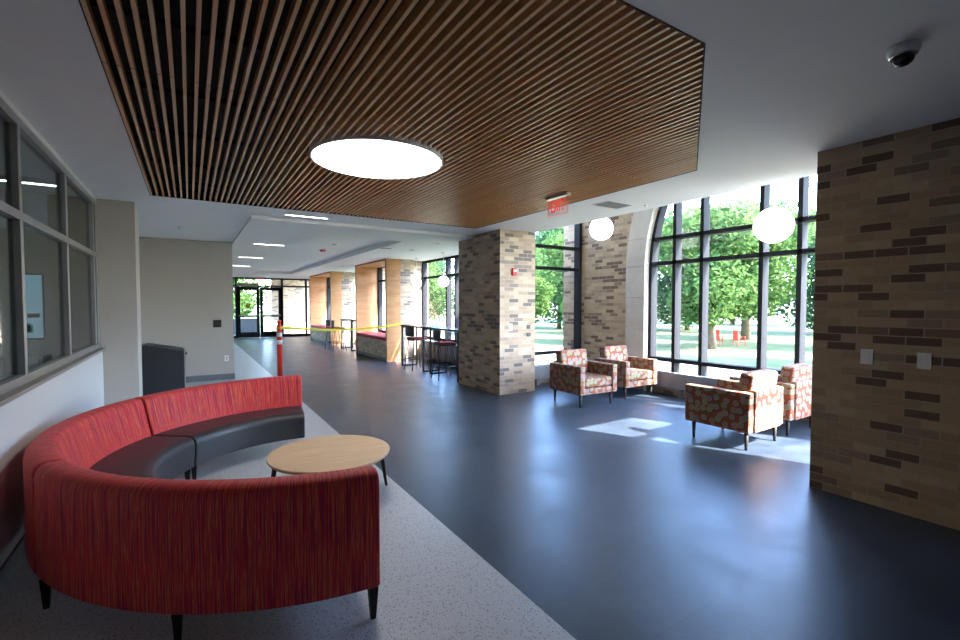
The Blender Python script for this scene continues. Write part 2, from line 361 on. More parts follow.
# ------------------------------------------------------------------ ceilings
POLY = [(-.38, 1.38), (2.2, 1.38), (4.2, 2.70), (4.2, 6.79), (-.38, 6.79)]
def holed(outer, inner, z):
    bm = bmesh.new(); es = []
    for loop in (outer, inner):
        vs = [bm.verts.new((x, y, z)) for x, y in loop]
        es += [bm.edges.new((vs[i], vs[(i+1) % len(vs)])) for i in range(len(vs))]
    bmesh.ops.triangle_fill(bm, use_beauty=True, use_dissolve=False, edges=es)
    return bm
def ceiling_obj(name, outer, inner, z, up, wall_mat, label, top_mat):
    mb = MB(); mb.bm.free(); mb.bm = holed(outer, inner, z); mb.uv = mb.bm.loops.layers.uv.new('UVMap')
    mb.mats = [M['ceil'], wall_mat, top_mat]
    mb.cur = 1; n = len(inner)
    for i in range(n):
        p, q = inner[i], inner[(i+1) % n]
        mb._f([mb.bm.verts.new(c) for c in ((p[0], p[1], z), (q[0], q[1], z), (q[0], q[1], up), (p[0], p[1], up))])
    mb.cur = 2; mb._f([mb.bm.verts.new((x, y, up)) for x, y in inner])
    mb.cur = 0; n = len(outer)
    for i in range(n):
        p, q = outer[i], outer[(i+1) % n]
        mb._f([mb.bm.verts.new(c) for c in ((p[0], p[1], z), (q[0], q[1], z), (q[0], q[1], 4.1), (p[0], p[1], 4.1))])
    mb._f([mb.bm.verts.new((x, y, 4.1)) for x, y in outer])
    return struct(name, mb, None, label, recalc=False)
ceiling_obj('ceiling', [(-5.2, -3.1), (5.35, -3.1), (5.35, 7.5), (.78, 7.5), (.78, 11.2), (-5.2, 11.2)], POLY, H, 3.02, M['black'], 'flat white ceiling of the lobby', M['black'])
TR = [(2.2, 8.65), (3.62, 8.65), (3.62, 20.5), (2.2, 20.5)]
ceiling_obj('ceiling', [(.78, 7.5), (6.0, 7.5), (6.0, 24.4), (.78, 24.4)], TR, HC, 2.95, M['ceil'], 'white corridor ceiling with a long shallow tray', M['ceil'])
struct('ceiling', B(5.35, 7.9, .4, 7.5, 4.0, 4.1), M['ceil'], 'high ceiling over the window alcove')

# slatted wood ceiling
CX, CY, CR = 1.47, 4.06, .575
sc = empty('slatted_wood_ceiling_panel', (1.9, 4.1, H), 0, 'large panel of honey wood slats set into the white ceiling', 'ceiling panel')
sl = MB(); tone = []
pitch = .0605; x = -.374; seams = [1.38, 3.215, 5.02, 6.79]
while x < 4.19:
    ylo = 1.38 if x < 2.2 else 1.38+(x-2.2)*.66
    iv = [(ylo+.01, 6.78)]
    dx = abs(x+.009-CX)
    if dx < CR+.03:
        hh = math.sqrt((CR+.03)**2-dx*dx); iv = [(ylo+.01, CY-hh), (CY+hh, 6.78)]
    for a, b_ in iv:
        cuts = [a]+[s for s in seams if a+.02 < s < b_-.02]+[b_]
        for p, q in zip(cuts, cuts[1:]):
            n0 = len(sl.bm.verts); sl.box(x-1.9, x+.0185-1.9, p+.006-4.1, q-.006-4.1, 0, .055)
            t = random.random(); tone += [t]*8
    x += pitch
so = sl.build('slats', M['slat'], sc)
at = so.data.attributes.new('tone', 'FLOAT', 'POINT')
for i, t in enumerate(tone): at.data[i].value = t
fr = MB()
for i in range(len(POLY)):
    p, q = Vector(POLY[i]+(0,)), Vector(POLY[(i+1) % 5]+(0,)); d = (q-p).normalized(); nn = Vector((-d.y, d.x, 0))
    vs = [p, q, q+nn*.006, p+nn*.006]; fr.prism([(v.x-1.9, v.y-4.1) for v in vs], -.002, .09)
fr.build('edge_trim', M['black'], sc)
rl = MB()
for y in (1.9, 2.75, 3.6, 4.45, 5.4, 6.2): rl.box(-2.27, .25 if y < 2.6 else 2.28, y-4.1, y+.03-4.1, .055, .085)
rl.build('hanging_rail', M['black'], sc)
def round_light(x, y, lb):
    rf = empty('round_ceiling_light', (x, y, H), 0, lb, 'light')
    MB().lathe([(CR-.004, .10), (CR+.012, .10), (CR+.012, -.012), (CR-.004, -.012), (CR-.004, .10)], n=64, cap=False).build('rim', M['white'], rf)
    MB().lathe([(CR-.006, .0), (CR-.006, -.009), (.01, -.0095)], n=64).build('diffuser', M['disc'], rf)
round_light(CX, CY, 'large glowing round light in the slatted wood ceiling')

# ------------------------------------------------------------------ brick piers
struct('wall_right', B(4.57, 5.35, -3, 1.83, 0, H), M['brick'], 'long tan brick wall at the right')
cm = B(4.57, 5.27, 6.6, 8.05, 0, 2.9); cm.box(5.285, 5.37, 6.62, 8.05, 0, 4.0)
struct('column', cm, M['brick_far'], 'big tan brick column in the middle of the lobby')
ASP = 2.2; AR = 3.4
def ystone(z, R, s=None):      # half width of the pointed arch at height z
    rr = AR+(R-2.20)
    return R if z <= ASP else R-(rr-math.sqrt(rr*rr-(z-ASP)**2))
AY, RO, RI = 3.35, 2.62, 2.20
zs = [0, 1.1]+[2.3+i*.085 for i in range(21)]
def side_poly(R, sgn, yend, top=4.0):
    pts = [(AY+sgn*ystone(z, R), z) for z in zs if z <= top]
    return pts+[(pts[-1][0], top), (yend, top), (yend, 0)]
eb = MB(); eb.prism(side_poly(RO, 1, 7.75), 7.10, 7.55, 'x'); eb.prism([(.93, 0), (.93, 4), (.40, 4), (.40, 0)], 7.10, 7.55, 'x')
eb.box(7.10, 7.55, AY-2.6, AY+2.6, 3.99, 4.1)
eb.box(7.14, 7.5, AY-RI, AY+RI, 0, .28)
struct('wall_right', eb, M['brick'], 'tan brick wall round the arched window')
st = MB()
path = []
for sgn in (1, -1):
    zb = [0, .45, 1.15, 1.72, 2.3]
    for a, b_ in zip(zb, zb[1:]):
        st.box(7.06, 7.40, max(.93, min(AY+sgn*RI, AY+sgn*RO)), max(AY+sgn*RI, AY+sgn*RO), a+.003, b_-.003)
    hz = [2.303, 2.80, 3.28, 3.70, 3.985]
    for a, b_ in zip(hz, hz[1:]):
        a += .003; b_ -= .003; k = 5
        zz = [a+(b_-a)*j/k for j in range(k+1)]
        pts = [(AY+sgn*ystone(z, RO), z) for z in zz]+[(AY+sgn*ystone(z, RI), z) for z in zz[::-1]]
        st.prism([(max(y, .93), z) for y, z in pts], 7.06, 7.40, 'x')
struct('trim_2', st, M['stone'], 'pale limestone surround of the arched window')

# arched window
def ibar(mb, x0, x1, y0, y1, z0, z1): mb.box(x0, x1, y0, y1, z0, z1)
A90 = .84; aw = MB(); fx0, fx1 = 7.19, 7.36
for y in (5.03, 4.52, 3.58, 3.07, 2.18, 1.67):
    top = 3.98 if abs(y-AY) < 1.68 else 3.90
    aw.box(fx0, fx1, y-.032, y+.032, .28, top)
for z in (.60, 2.33, 2.77):
    hw = ystone(z, RI, ASP)-.01; aw.box(fx0-.01 if z < 1 else fx0, fx1, AY-hw, AY+hw, z-.03, z+.035)
for sgn in (1, -1):
    aw.box(fx0, fx1, min(AY+sgn*2.2, AY+sgn*2.14), max(AY+sgn*2.2, AY+sgn*2.14), .28, ASP)
    zz = [ASP+(3.98-ASP)*i/16 for i in range(17)]
    pts = [(AY+sgn*ystone(z, RI), z) for z in zz]+[(AY+sgn*(ystone(z, RI)-.06), z) for z in zz[::-1]]
    aw.prism(pts, fx0, fx1, 'x')
aw.box(fx0, fx1, AY-2.2, AY+2.2, .28, .33); aw.box(fx0, fx1, AY-1.47, AY+1.47, 3.93, 3.99)
awo = struct('window_3', aw, M['frame'], 'tall arched window with dark mullions')
zz = [.3]+[ASP+(3.98-ASP)*i/12 for i in range(13)]
gp = [(AY+ystone(z, RI)-.03, z) for z in zz]+[(AY-ystone(z, RI)+.03, z) for z in zz[::-1]]
MB().prism(gp, 7.27, 7.274, 'x').build('glass_panes', M['glass'], awo)

# north (left) alcove window, y = 7.23
nw = MB()
for z in (.60, 2.33, 2.77): nw.box(5.37, 7.1, 7.20, 7.32, z-.03, z+.03)
nw.box(5.37, 7.1, 7.20, 7.32, .28, .33); nw.box(5.37, 7.1, 7.20, 7.32, 3.94, 4.0)
for xx in (5.40, 7.06): nw.box(xx-.035, xx+.035, 7.18, 7.34, .28, 4.0)
nwo = struct('window_2', nw, M['frame'], 'tall dark framed window between column and brick wall')
B(5.37, 7.1, 7.255, 7.259, .3, 3.98).build('glass_panes', M['glass'], nwo)
struct('wall_back', B(5.37, 7.1, 7.18, 7.34, 0, .28), M['brick'], 'low brick wall under the tall window')
# south alcove window, y = .87 (behind the brick wall at the right)
sw = MB()
for z in (.60, 2.33, 2.77, 3.6): sw.box(5.35, 7.1, .80, .92, z-.03, z+.03)
for xx in (5.40, 7.06): sw.box(xx-.035, xx+.035, .79, .93, .28, 3.6)
swo = struct('window_4', sw, M['frame'], 'dark framed window at the near end of the alcove')
B(5.35, 7.1, .855, .859, .3, 3.6).build('glass_panes', M['glass'], swo)
ww = B(5.35, 7.1, .79, .93, 0, .28); ww.box(5.35, 7.1, .79, .93, 3.6, 4.1)
struct('wall_front', ww, M['brick'], 'brick below and above the near alcove window')

# corridor side: nooks and window seats
def glazing(name, xg, y0, y1, mull, z0=.6, z1=HC, label=''):
    g = MB()
    for z in (z0+.03, 2.36, z1-.03): g.box(xg, xg+.10, y0, y1, z-.03, z+.03)
    for y in [y0+.03, y1-.03]+mull: g.box(xg-.02, xg+.12, y-.03, y+.03, z0, z1)
    o = struct(name, g, M['frame'], label)
    B(xg+.04, xg+.044, y0, y1, z0, z1).build('glass_panes', M['glass'], o)
    return o
def lowwall(xg, y0, y1, z, label, m='brick_far'): struct('wall_right', B(xg-.02, xg+.15, y0, y1, 0, z), M[m], label)
glazing('window_5', 5.8, 8.05, 12.35, [10.85, 10.38], .6, HC, 'window behind the nearer bar tables')
lowwall(5.8, 8.05, 12.35, .6, 'low brick wall behind the nearer bar tables')
glazing('window_6', 5.32, 12.4, 14.77, [14.05], .68, HC, 'window over the nearer window seat')
lowwall(5.32, 12.4, 14.77, .68, 'low wall behind the nearer window seat')
glazing('window_7', 5.8, 15.1, 18.2, [16.9], .6, HC, 'window behind the farther bar table')
lowwall(5.8, 15.1, 18.2, .6, 'low brick wall behind the farther bar table')
glazing('window_8', 5.32, 18.2, 21.5, [20.6], .68, HC, 'window over the farther window seat')
lowwall(5.32, 18.2, 21.5, .68, 'low wall behind the farther window seat')
def pier(y, far=False):
    b = MB()
    if not far: b.box(4.98, 5.40, y, y+.34, 0, HC); b.box(5.40, 5.97, y+.29, y+.5, 0, HC)
    else: b.box(4.98, 5.40, y-.3, y, 0, HC); b.box(5.40, 5.97, y-.08, y+.25, 0, HC)
    return b
struct('column', pier(12.06), M['brick_far'], 'brick pier between nearer bar tables and window seat')
struct('column', pier(15.17, True), M['brick_far'], 'brick pier past the nearer window seat')
struct('column', pier(17.95), M['brick_far'], 'brick pier past the farther bar table')
struct('column', pier(21.9, True), M['brick_far'], 'brick pier past the farther window seat')
struct('wall_right', B(5.2, 5.4, 21.9, 24.2, 0, HC), M['brick_far'], 'brick wall at the end of the corridor')
def seat_box(y0, y1, which):
    o = empty('window_seat', (4.57, (y0+y1)/2, 0), 0, '%s window seat, crimson cushion on a brick bench in a wood lined bay' % which, 'window seat', 'window seats along the corridor')
    a, b = y0-(y0+y1)/2, y1-(y0+y1)/2
    MB().box(.02, .74, a+.1, b-.1, .10, .57).build('bench', M['brick_seat'], o)
    MB().box(.03, .72, a+.1, b-.1, 0, .10).build('plinth', M['base'], o)
    MB().box(.0, .72, a+.11, b-.11, .57, .67).build('cushion', M['cushion'], o, bevel=.03, seg=3)
    MB().box(0, .41, a, a+.1, 0, HC-.003).build('near_jamb', M['panel'], o)
    MB().box(0, .74, b-.1, b, 0, HC-.003).build('far_jamb', M['panel'], o)
    MB().box(0, .74, a+.1, b-.1, HC-.05, HC-.003).build('head_panel', M['panel'], o)
    return o
seat_box(12.06, 14.87, 'nearer'); seat_box(17.95, 21.6, 'farther')
o = B(4.563, 4.575, 12.09, 12.15, .45, .58).build('outlet', M['white']); o.parent = None
tag(o, 'small white outlet plate on the wood jamb of the nearer window seat', 'outlet')

# convectors
def convector(x0, x1, y0, y1, z0, z1, m, label, along='y', dark=False):
    o = empty('radiator_cover', ((x0+x1)/2, (y0+y1)/2, 0), 0, label, 'radiator', 'low radiator covers under the windows')
    cx, cy = (x0+x1)/2, (y0+y1)/2; a, b, c, d = x0-cx, x1-cx, y0-cy, y1-cy
    MB().box(a, b, c, d, z0, z1).build('casing', M[m], o, bevel=.006)
    g = MB(); n = int(((d-c) if along == 'y' else (b-a))/.03)
    for i in range(n):
        if along == 'y': yy = c+.02+i*.03; g.box(a+.03, b-.03, yy, yy+.012, z1, z1+.004)
        else: xx = a+.02+i*.03; g.box(xx, xx+.012, c+.03, d-.03, z1, z1+.004)
    g.build('grille', M['grill'], o)
    k = 4 if (d-c)+(b-a) > 2.4 else 2
    for i in range(k):
        t = (i+.5)/k
        if along == 'y': yy = c+(d-c)*t; MB().box(a+.03, b-.02, yy-.04, yy+.04, 0, z0).build('foot', M[m], o)
        else: xx = a+(b-a)*t; MB().box(xx-.04, xx+.04, c+.03, d-.02, 0, z0).build('foot', M[m], o)
    return o
convector(6.97, 7.055, 1.1, 6.95, .15, .42, 'rad', 'long grey radiator cover under the arched window')
convector(5.40, 6.92, 6.98, 7.17, .13, .38, 'rad', 'short grey radiator cover under the tall window beside the brick column', 'x')
convector(5.50, 5.76, 8.2, 11.9, .12, .58, 'radd', 'dark radiator cover behind the nearer bar tables')

# storefront at the corridor end
sf = MB(); Y0 = 24.2
for z0, z1 in ((2.42, 2.50), (2.78, HC)): sf.box(.78, 5.2, Y0, Y0+.12, z0, z1)
for xx in (.81, 1.83, 3.83, 4.95, 5.17): sf.box(xx-.04, xx+.04, Y0-.01, Y0+.13, 0, HC)
sf.box(3.83, 5.2, Y0, Y0+.12, 0, .12); sf.box(.78, 1.83, Y0, Y0+.12, 0, .12)
sfo = struct('window_9', sf, M['frame'], 'dark framed glazed entrance wall at the corridor end')
g = MB()
for x0, x1, z0, z1 in ((.85, 1.8, .12, 2.42), (3.87, 4.91, .12, 2.42), (.85, 5.13, 2.5, 2.78)): g.box(x0, x1, Y0+.05, Y0+.054, z0, z1)
g.build('glass_panes', M['glass'], sfo)
for i, (x0, x1) in enumerate(((1.87, 2.82), (2.84, 3.79))):
    f = MB(); f.box(x0, x0+.13, Y0+.01, Y0+.08, .01, 2.41); f.box(x1-.13, x1, Y0+.01, Y0+.08, .01, 2.41)
    f.box(x0+.13, x1-.13, Y0+.01, Y0+.08, .01, .27); f.box(x0+.13, x1-.13, Y0+.01, Y0+.08, 2.25, 2.41); f.box(x0+.13, x1-.13, Y0+.01, Y0+.08, .98, 1.06)
    d = struct('door_%d' % (i+1), f, M['frame'], ('left' if i == 0 else 'right')+' leaf of the glazed entrance doors')
    B(x0+.13, x1-.13, Y0+.04, Y0+.044, .27, 2.25).build('glass', M['glass'], d)
    h = MB(); h.tube([(x0+.06, Y0-.05, 1.05), (x1-.06, Y0-.05, 1.05)], .028); h.box(x0+.05, x0+.1, Y0-.07, Y0+.01, 1.0, 1.1); h.box(x1-.1, x1-.05, Y0-.07, Y0+.01, 1.0, 1.1)
    h.build('push_bar', M['metal'], d)
    if i == 0: B(2.26, 2.40, Y0+.03, Y0+.04, 1.42, 1.60).build('sticker', M['yellow'], d)
op = B(1.85, 2.80, Y0-.12, Y0, 2.44, 2.58).build('door_operator', M['sill'], bevel=.006)
tag(op, 'long beige automatic door opener box over the left entrance door', 'door opener')

# ------------------------------------------------------------------ curved sofa
SX, SY = .865, 4.0
sofa = empty('curved_sofa', (SX, SY, 0), 0, 'curved red striped lobby sofa with charcoal seats', 'sofa')
sy = 1.04; RO_ = 1.735
A = math.radians
bp_ = [(RO_-.235, .165), (RO_-.01, .165), (RO_, .18), (RO_, .70), (RO_-.008, .735), (RO_-.03, .755), (RO_-.06, .762), (RO_-.115, .758), (RO_-.14, .745), (RO_-.155, .715), (RO_-.235, .40)]
sp_ = [(1.10, .165), (RO_-.20, .165), (RO_-.20, .43), (1.17, .435), (1.12, .425), (1.095, .40), (1.085, .36)]
mods = [(A(267.6), A(205)), (A(204.3), A(141)), (A(140.3), A(82))]
for a0, a1 in mods:
    MB().sweep(bp_, 0, 0, a0, a1, sy, 36).build('backrest', M['fabric'], sofa, bevel=.014, seg=2)
    MB().sweep(sp_, 0, 0, a0, a1, sy, 36).build('seat_cushion', M['leather'], sofa, bevel=.014, seg=2)
def taper(mb, p, q, r0, r1, n=4):
    p, q = Vector(p), Vector(q); a = []; b = []
    for k in range(n):
        t = 2*PI*k/n+PI/4; v = Vector((math.cos(t), math.sin(t), 0)); a.append(mb.bm.verts.new(p+v*r0)); b.append(mb.bm.verts.new(q+v*r1))
    mb._f(a); mb._f(b[::-1])
    for k in range(n): mb._f([a[k], b[k], b[(k+1) % n], a[(k+1) % n]])
    return mb
for ang, r in [(a_, RO_-.03) for a_ in (266.5, 236.5, 206, 170, 140, 110, 84.5)]+[(a_, 1.14) for a_ in (143, 139, 205, 262)]:
    t = A(ang); taper(MB(), (r*math.cos(t), r*sy*math.sin(t), 0), (r*math.cos(t), r*sy*math.sin(t), .165), .017, .032).build('leg', M['leg'], sofa)

# coffee table
tb = empty('coffee_table', (.965, 3.86, 0), 0, 'low round maple coffee table in front of the curved sofa', 'table')
MB().lathe([(.44, .345), (.475, .352), (.482, .362)], n=64).build('table_edge', M['edge'], tb)
MB().lathe([(.482, .362), (.484, .372), (.480, .378), (.01, .3785)], n=64, smooth=False).build('tabletop', M['maple'], tb)
for ang in (-3, 87, 177, 267):
    t = A(ang); taper(MB(), (.475*math.cos(t), .475*math.sin(t), 0), (.42*math.cos(t), .42*math.sin(t), .347), .013, .024).build('leg', M['leg'], tb)

# ------------------------------------------------------------------ armchairs (local: front faces -Y)
def make_armchair():
    o = empty('armchair', (0, 0, 0)); W, D = .39, .385; m = M['rings']
    for s in (-1, 1):
        MB().box(min(s*W, s*(W-.10)), max(s*W, s*(W-.10)), -D, D-.02, .20, .64).build('armrest', m, o, bevel=.018, seg=3)
    MB().box(-W+.1, W-.1, -D+.02, D-.1, .20, .30).build('seat_base', m, o, bevel=.01)
    MB().box(-W+.105, W-.105, -D+.01, D-.12, .305, .45).build('seat_cushion', m, o, bevel=.03, seg=3)
    MB().box(-W+.1, W-.1, D-.115, D, .20, .66).build('back_frame', m, o, bevel=.015, seg=3)
    mb = MB(); R = Matrix.Translation((0, D-.11, .44)) @ Matrix.Rotation(A(-8), 4, 'X')
    mb.box(-W+.105, W-.105, -.13, .03, 0, .395, R); mb.build('back_cushion', m, o, bevel=.035, seg=3)
    for sx in (-1, 1):
        for s_ in (-1, 1):
            l = MB(); l.tube([(sx*(W-.07), s_*(D-.08), .20), (sx*(W-.07), s_*(D-.08), .03), (sx*(W-.07), s_*(D-.08), .0)], .02, 10, radii=[.024, .016, .015])
            l.build('leg', M['leg'], o)
    return o
specs = [(5.39, 5.42, -2, 'rust ring patterned armchair nearest the brick column'), (6.50, 5.50, -2, 'rust ring patterned armchair in front of the limestone arch foot'),
         (5.43, 2.97, 181, 'rust ring patterned armchair with its back in sunlight, left of the near pair'), (6.42, 3.00, 181, 'rust ring patterned armchair partly hidden by the big brick wall')]
p0 = None
for i, (x, y, rz, lb) in enumerate(specs):
    o = p0 if p0 else None
    if i == 0: p0 = o = make_armchair()
    else: o = copy_tree(p0)
    o.location = (x, y, 0); o.rotation_euler = (0, 0, A(rz)); tag(o, lb, 'armchair', 'patterned armchairs in the window alcove')

# ------------------------------------------------------------------ bar tables & stools
def make_bar_table(L):
    o = empty('bar_table'); MB().box(-.02, .47, -L/2, L/2, 1.03, 1.07).build('tabletop', M['tabletop'], o, bevel=.006)
    for s in (-1, 1):
        f = MB(); y = s*(L/2-.05)
        f.box(0, .035, y-.02, y+.02, .0, 1.03); f.box(.40, .435, y-.02, y+.02, 0, 1.03); f.box(.035, .40, y-.02, y+.02, 0, .035); f.box(.035, .40, y-.02, y+.02, .99, 1.03)
        f.build('leg', M['dplast'], o)
    return o
for y, L, lb in ((10.45, 1.36, 'high dark bar table next to the nearer window seat'), (8.80, 1.38, 'high dark bar table beside the big brick column'), (16.1, 1.3, 'high dark bar table in the farther nook')):
    o = make_bar_table(L); o.location = (4.60, y, 0); tag(o, lb, 'table', 'bar tables along the corridor windows')
def make_stool():   # sitter faces +X
    o = empty('bar_stool')
    MB().box(-.19, .20, -.2, .2, .72, .75).build('seat', M['dplast'], o, bevel=.01)
    MB().box(-.16, .19, -.185, .185, .75, .79).build('cushion', M['cushion'], o, bevel=.015, seg=3)
    b = MB()
    for j in range(8):
        t0, t1 = -1+j/4, -1+(j+1)/4
        x0, x1 = -.225+.04*t0*t0, -.225+.04*t1*t1
        b.prism([(x0, t0*.22), (x1, t1*.22), (x1+.014, t1*.22), (x0+.014, t0*.22)], .82, 1.05)
    b.build('backrest', M['bin'], o)
    for sx in (-1, 1):
        for s in (-1, 1):
            MB().tube([(sx*.14, s*.14, .72), (sx*.22, s*.21, 0)], .012).build('leg', M['dplast'], o)
    q = [(-.19, -.185, .27), (.19, -.185, .27), (.19, .185, .27), (-.19, .185, .27)]
    MB().tube([Vector(p) for p in q], .009, closed=True).build('footrest', M['dplast'], o)
    for s in (-1, 1): MB().tube([(-.17, s*.14, .72), (-.19, s*.14, .85)], .01).build('back_support', M['dplast'], o)
    return o
st0 = None
for x, y, rz, lb in ((4.68, 10.35, 4, 'black bar stool with crimson cushion at the bar table next to the window seat'), (4.60, 8.72, -6, 'black bar stool with crimson cushion beside the big brick column'),
                     (4.26, 16.5, 5, 'black bar stool at the far end of the farther nook'), (4.26, 15.8, -5, 'black bar stool at the near end of the farther nook')):
    o = st0 = st0 or make_stool()
    if st0.get('label'): o = copy_tree(st0)
    o.location = (x, y, 0); o.rotation_euler = (0, 0, A(rz)); tag(o, lb, 'bar stool', 'bar stools along the corridor windows')

# ------------------------------------------------------------------ globes
def globe(x, y, z, r, top, lb, grp='opal globe pendants'):
    o = empty('globe_pendant', (x, y, top), 0, lb, 'pendant light', grp)
    MB().sphere(r, (0, 0, z-top), 32, 20).build('globe', M['globe'], o)
    MB().lathe([(.05, 0), (.05, -.03), (.01, -.035)], n=20).build('canopy', M['white'], o)
    MB().tube([(0, 0, -.02), (0, 0, z-top+r-.01)], .006).build('cord', M['white'], o)
globe(6.04, 5.65, 2.90, .20, 4.0, 'glowing white globe pendant in front of the brick wall')
globe(5.60, 2.66, 2.49, .20, 4.0, 'glowing white globe pendant in front of the arched window')
globe(5.25, 11.55, 2.17, .125, HC, 'small glowing globe pendant over the bar table near the window seat')
globe(5.25, 10.0, 2.15, .135, HC, 'small glowing globe pendant nearest the brick column in the bar nook')
globe(5.25, 17.1, 2.13, .125, HC, 'small glowing globe pendant in the farther nook')

# ------------------------------------------------------------------ ceiling items
def strip(x0, x1, y, z, lb):
    o = empty('linear_ceiling_light', ((x0+x1)/2, y, z), 0, lb, 'light', 'linear lights in the ceiling'); h = (x1-x0)/2
    MB().box(-h, h, -.028, .028, -.004, .0).build('frame', M['white'], o); MB().box(-h+.008, h-.008, -.02, .02, -.006, -.004).build('diffuser', M['linear'], o)
strip(1.2, 1.80, 7.2, H, 'thin lit linear light nearest the slatted wood ceiling')
strip(1.14, 1.73, 10.6, HC, 'thin lit linear light, nearest of three in the corridor ceiling')
strip(1.12, 1.71, 13.8, HC, 'thin lit linear light, middle of three in the corridor ceiling')
strip(1.10, 1.70, 17.0, HC, 'thin lit linear light, farthest of three in the corridor ceiling')
def small(name, mbs, loc, lb, cat, grp=None, rz=0):
    o = empty(name, loc, rz, lb, cat, grp)
    for n, mb, m in mbs: mb.build(n, m, o)
    return o
small('smoke_detector', [('base', MB().lathe([(.06, 0), (.06, -.02), (.05, -.045), (.01, -.05)], n=20), M['white']), ('vent_ring', MB().lathe([(.052, -.022), (.056, -.028), (.05, -.032)], n=20), M['grill'])], (2.85, 9.06, 2.95), 'white smoke detector in the corridor ceiling tray', 'smoke detector')
small('fire_strobe', [('base', MB().lathe([(.075, 0), (.075, -.03), (.06, -.04)], n=20), M['red']), ('lens', MB().box(-.03, .03, -.02, .02, -.055, -.04), M['white'])], (2.84, 11.87, 2.95), 'red round fire strobe on the corridor ceiling', 'fire alarm')
vm = MB()
for i in range(7): vm.box(-.22+.0*i, .22, -.13+i*.04, -.115+i*.04, -.006, 0)
small('ceiling_vent', [('frame', MB().box(-.24, .24, -.15, -.14, -.006, 0).box(-.24, .24, .14, .15, -.006, 0).box(-.24, -.225, -.15, .15, -.006, 0).box(.225, .24, -.15, .15, -.006, 0), M['ceil']), ('louvre', vm, M['grill']), ('duct', MB().box(-.22, .22, -.13, .14, -.002, -.0005), M['black'])], (4.72, 4.22, H), 'grey louvred vent in the white ceiling near the exit sign', 'vent', rz=A(0))
for (x, y, z, lb) in ((-.12, 9.3, H, 'tiny sprinkler head in the ceiling over the charcoal bin'), (5.1, 4.0, H, 'tiny sprinkler head in the ceiling near the louvred vent')):
    small('sprinkler', [('escutcheon', MB().lathe([(.03, 0), (.028, -.006), (.01, -.008)], n=16), M['metal']), ('head', MB().lathe([(.006, 0), (.006, -.03), (.016, -.034), (.016, -.038)], n=12), M['metal'])], (x, y, z), lb, 'sprinkler', 'sprinkler heads')
for i, (x, y, z, lb) in enumerate(((4.35, 8.5, HC, 'small recessed downlight nearest the brick column'), (4.38, 9.9, HC, 'small recessed downlight over the nearer bar table'), (2.82, 10.6, 2.95, 'small round speaker in the corridor ceiling tray'), (4.30, 15.3, HC, 'small recessed downlight in the farther nook'))):
    small('downlight', [('trim_ring', MB().lathe([(.07, 0), (.068, -.006), (.055, -.008)], n=20), M['white']), ('baffle', MB().lathe([(.055, -.0085), (.02, -.009)], n=20), M['grill'])], (x, y, z), lb, 'downlight', 'round ceiling fittings')
small('ceiling_diffuser', [('frame', MB().box(-.16, .16, -.10, .10, -.008, 0), M['white']), ('slot', MB().box(-.13, .13, -.07, .07, -.010, -.008), M['radd'])], (3.72, 9.85, HC), 'small grey air diffuser beside the corridor tray', 'vent')

# dome camera
dc = empty('dome_camera', (3.075, .865, H), 0, 'white dome security camera on the ceiling at the right', 'camera')
MB().lathe([(.078, 0), (.078, -.035), (.072, -.05), (.06, -.052)], n=32).build('housing', M['white'], dc)
MB().lathe([(.070, -.050), (.068, -.058), (.060, -.062)], n=32).build('ring', M['chrome'], dc)
MB().lathe([(.058, -.055), (.056, -.075), (.045, -.098), (.025, -.112), (.004, -.116)], n=32).build('dome', M['dome'], dc)
dc.scale = (.84, .84, .84)

# exit signs
def exit_sign(loc, rz, lb, w=.36, h=.20, z0=-.24):
    o = empty('exit_sign', loc, rz, lb, 'exit sign', 'exit signs')   # local: faces -Y, reads along +X
    MB().box(-w/2-.01, w/2+.01, -.035, .035, -.035, 0).build('canopy', M['metal'], o, bevel=.004)
    MB().box(-w/2, w/2, -.004, .004, z0, -.035).build('plate', M['exitplate'], o)
    e = MB(); t = .004
    for a in ((-w/2, w/2, z0, z0+t), (-w/2, -w/2+t, z0, -.035), (w/2-t, w/2, z0, -.035)): e.box(a[0], a[1], -.006, -.004, a[2], a[3])
    e.build('plate_edge', M['exitred'], o)
    cu = bpy.data.curves.new('EXIT', 'FONT'); cu.body = 'EXIT'; cu.size = .195; cu.align_x = 'CENTER'; cu.extrude = .0015; cu.offset = 0; cu.materials.append(M['exitred'])
    tx = bpy.data.objects.new('lettering', cu); COL.objects.link(tx); tx.parent = o; tx.location = (0, -.0065, z0+.045); tx.rotation_euler = (PI/2, 0, 0); tx.scale = (.60, 1.0, 1)
    bpy.context.view_layer.update(); me = bpy.data.meshes.new_from_object(tx.evaluated_get(bpy.context.evaluated_depsgraph_get())); bpy.data.objects.remove(tx)
    t2 = bpy.data.objects.new('lettering', me); COL.objects.link(t2); t2.parent = o; t2.location = (0, -.0065, z0+.045); t2.rotation_euler = (PI/2, 0, 0); t2.scale = (.60, 1.0, 1)
    a = MB()
    for s in (-1, 1):
        a.prism([(s*.135, z0+.105), (s*.150, z0+.105), (s*.165, z0+.12-.015+.0), (s*.150, z0+.09)], -.007, -.0045, 'y') if False else a.prism([(s*.168, z0+.105), (s*.150, z0+.128), (s*.143, z0+.122), (s*.156, z0+.105), (s*.143, z0+.088), (s*.150, z0+.082)], -.007, -.0045, 'y')
    a.build('chevron', M['exitred'], o)
exit_sign((3.74, 4.19, H), A(-90), 'red EXIT sign hanging from the slatted wood ceiling')
exit_sign((2.78, 23.4, HC), 0, 'small distant red EXIT sign over the entrance doors', w=.40)

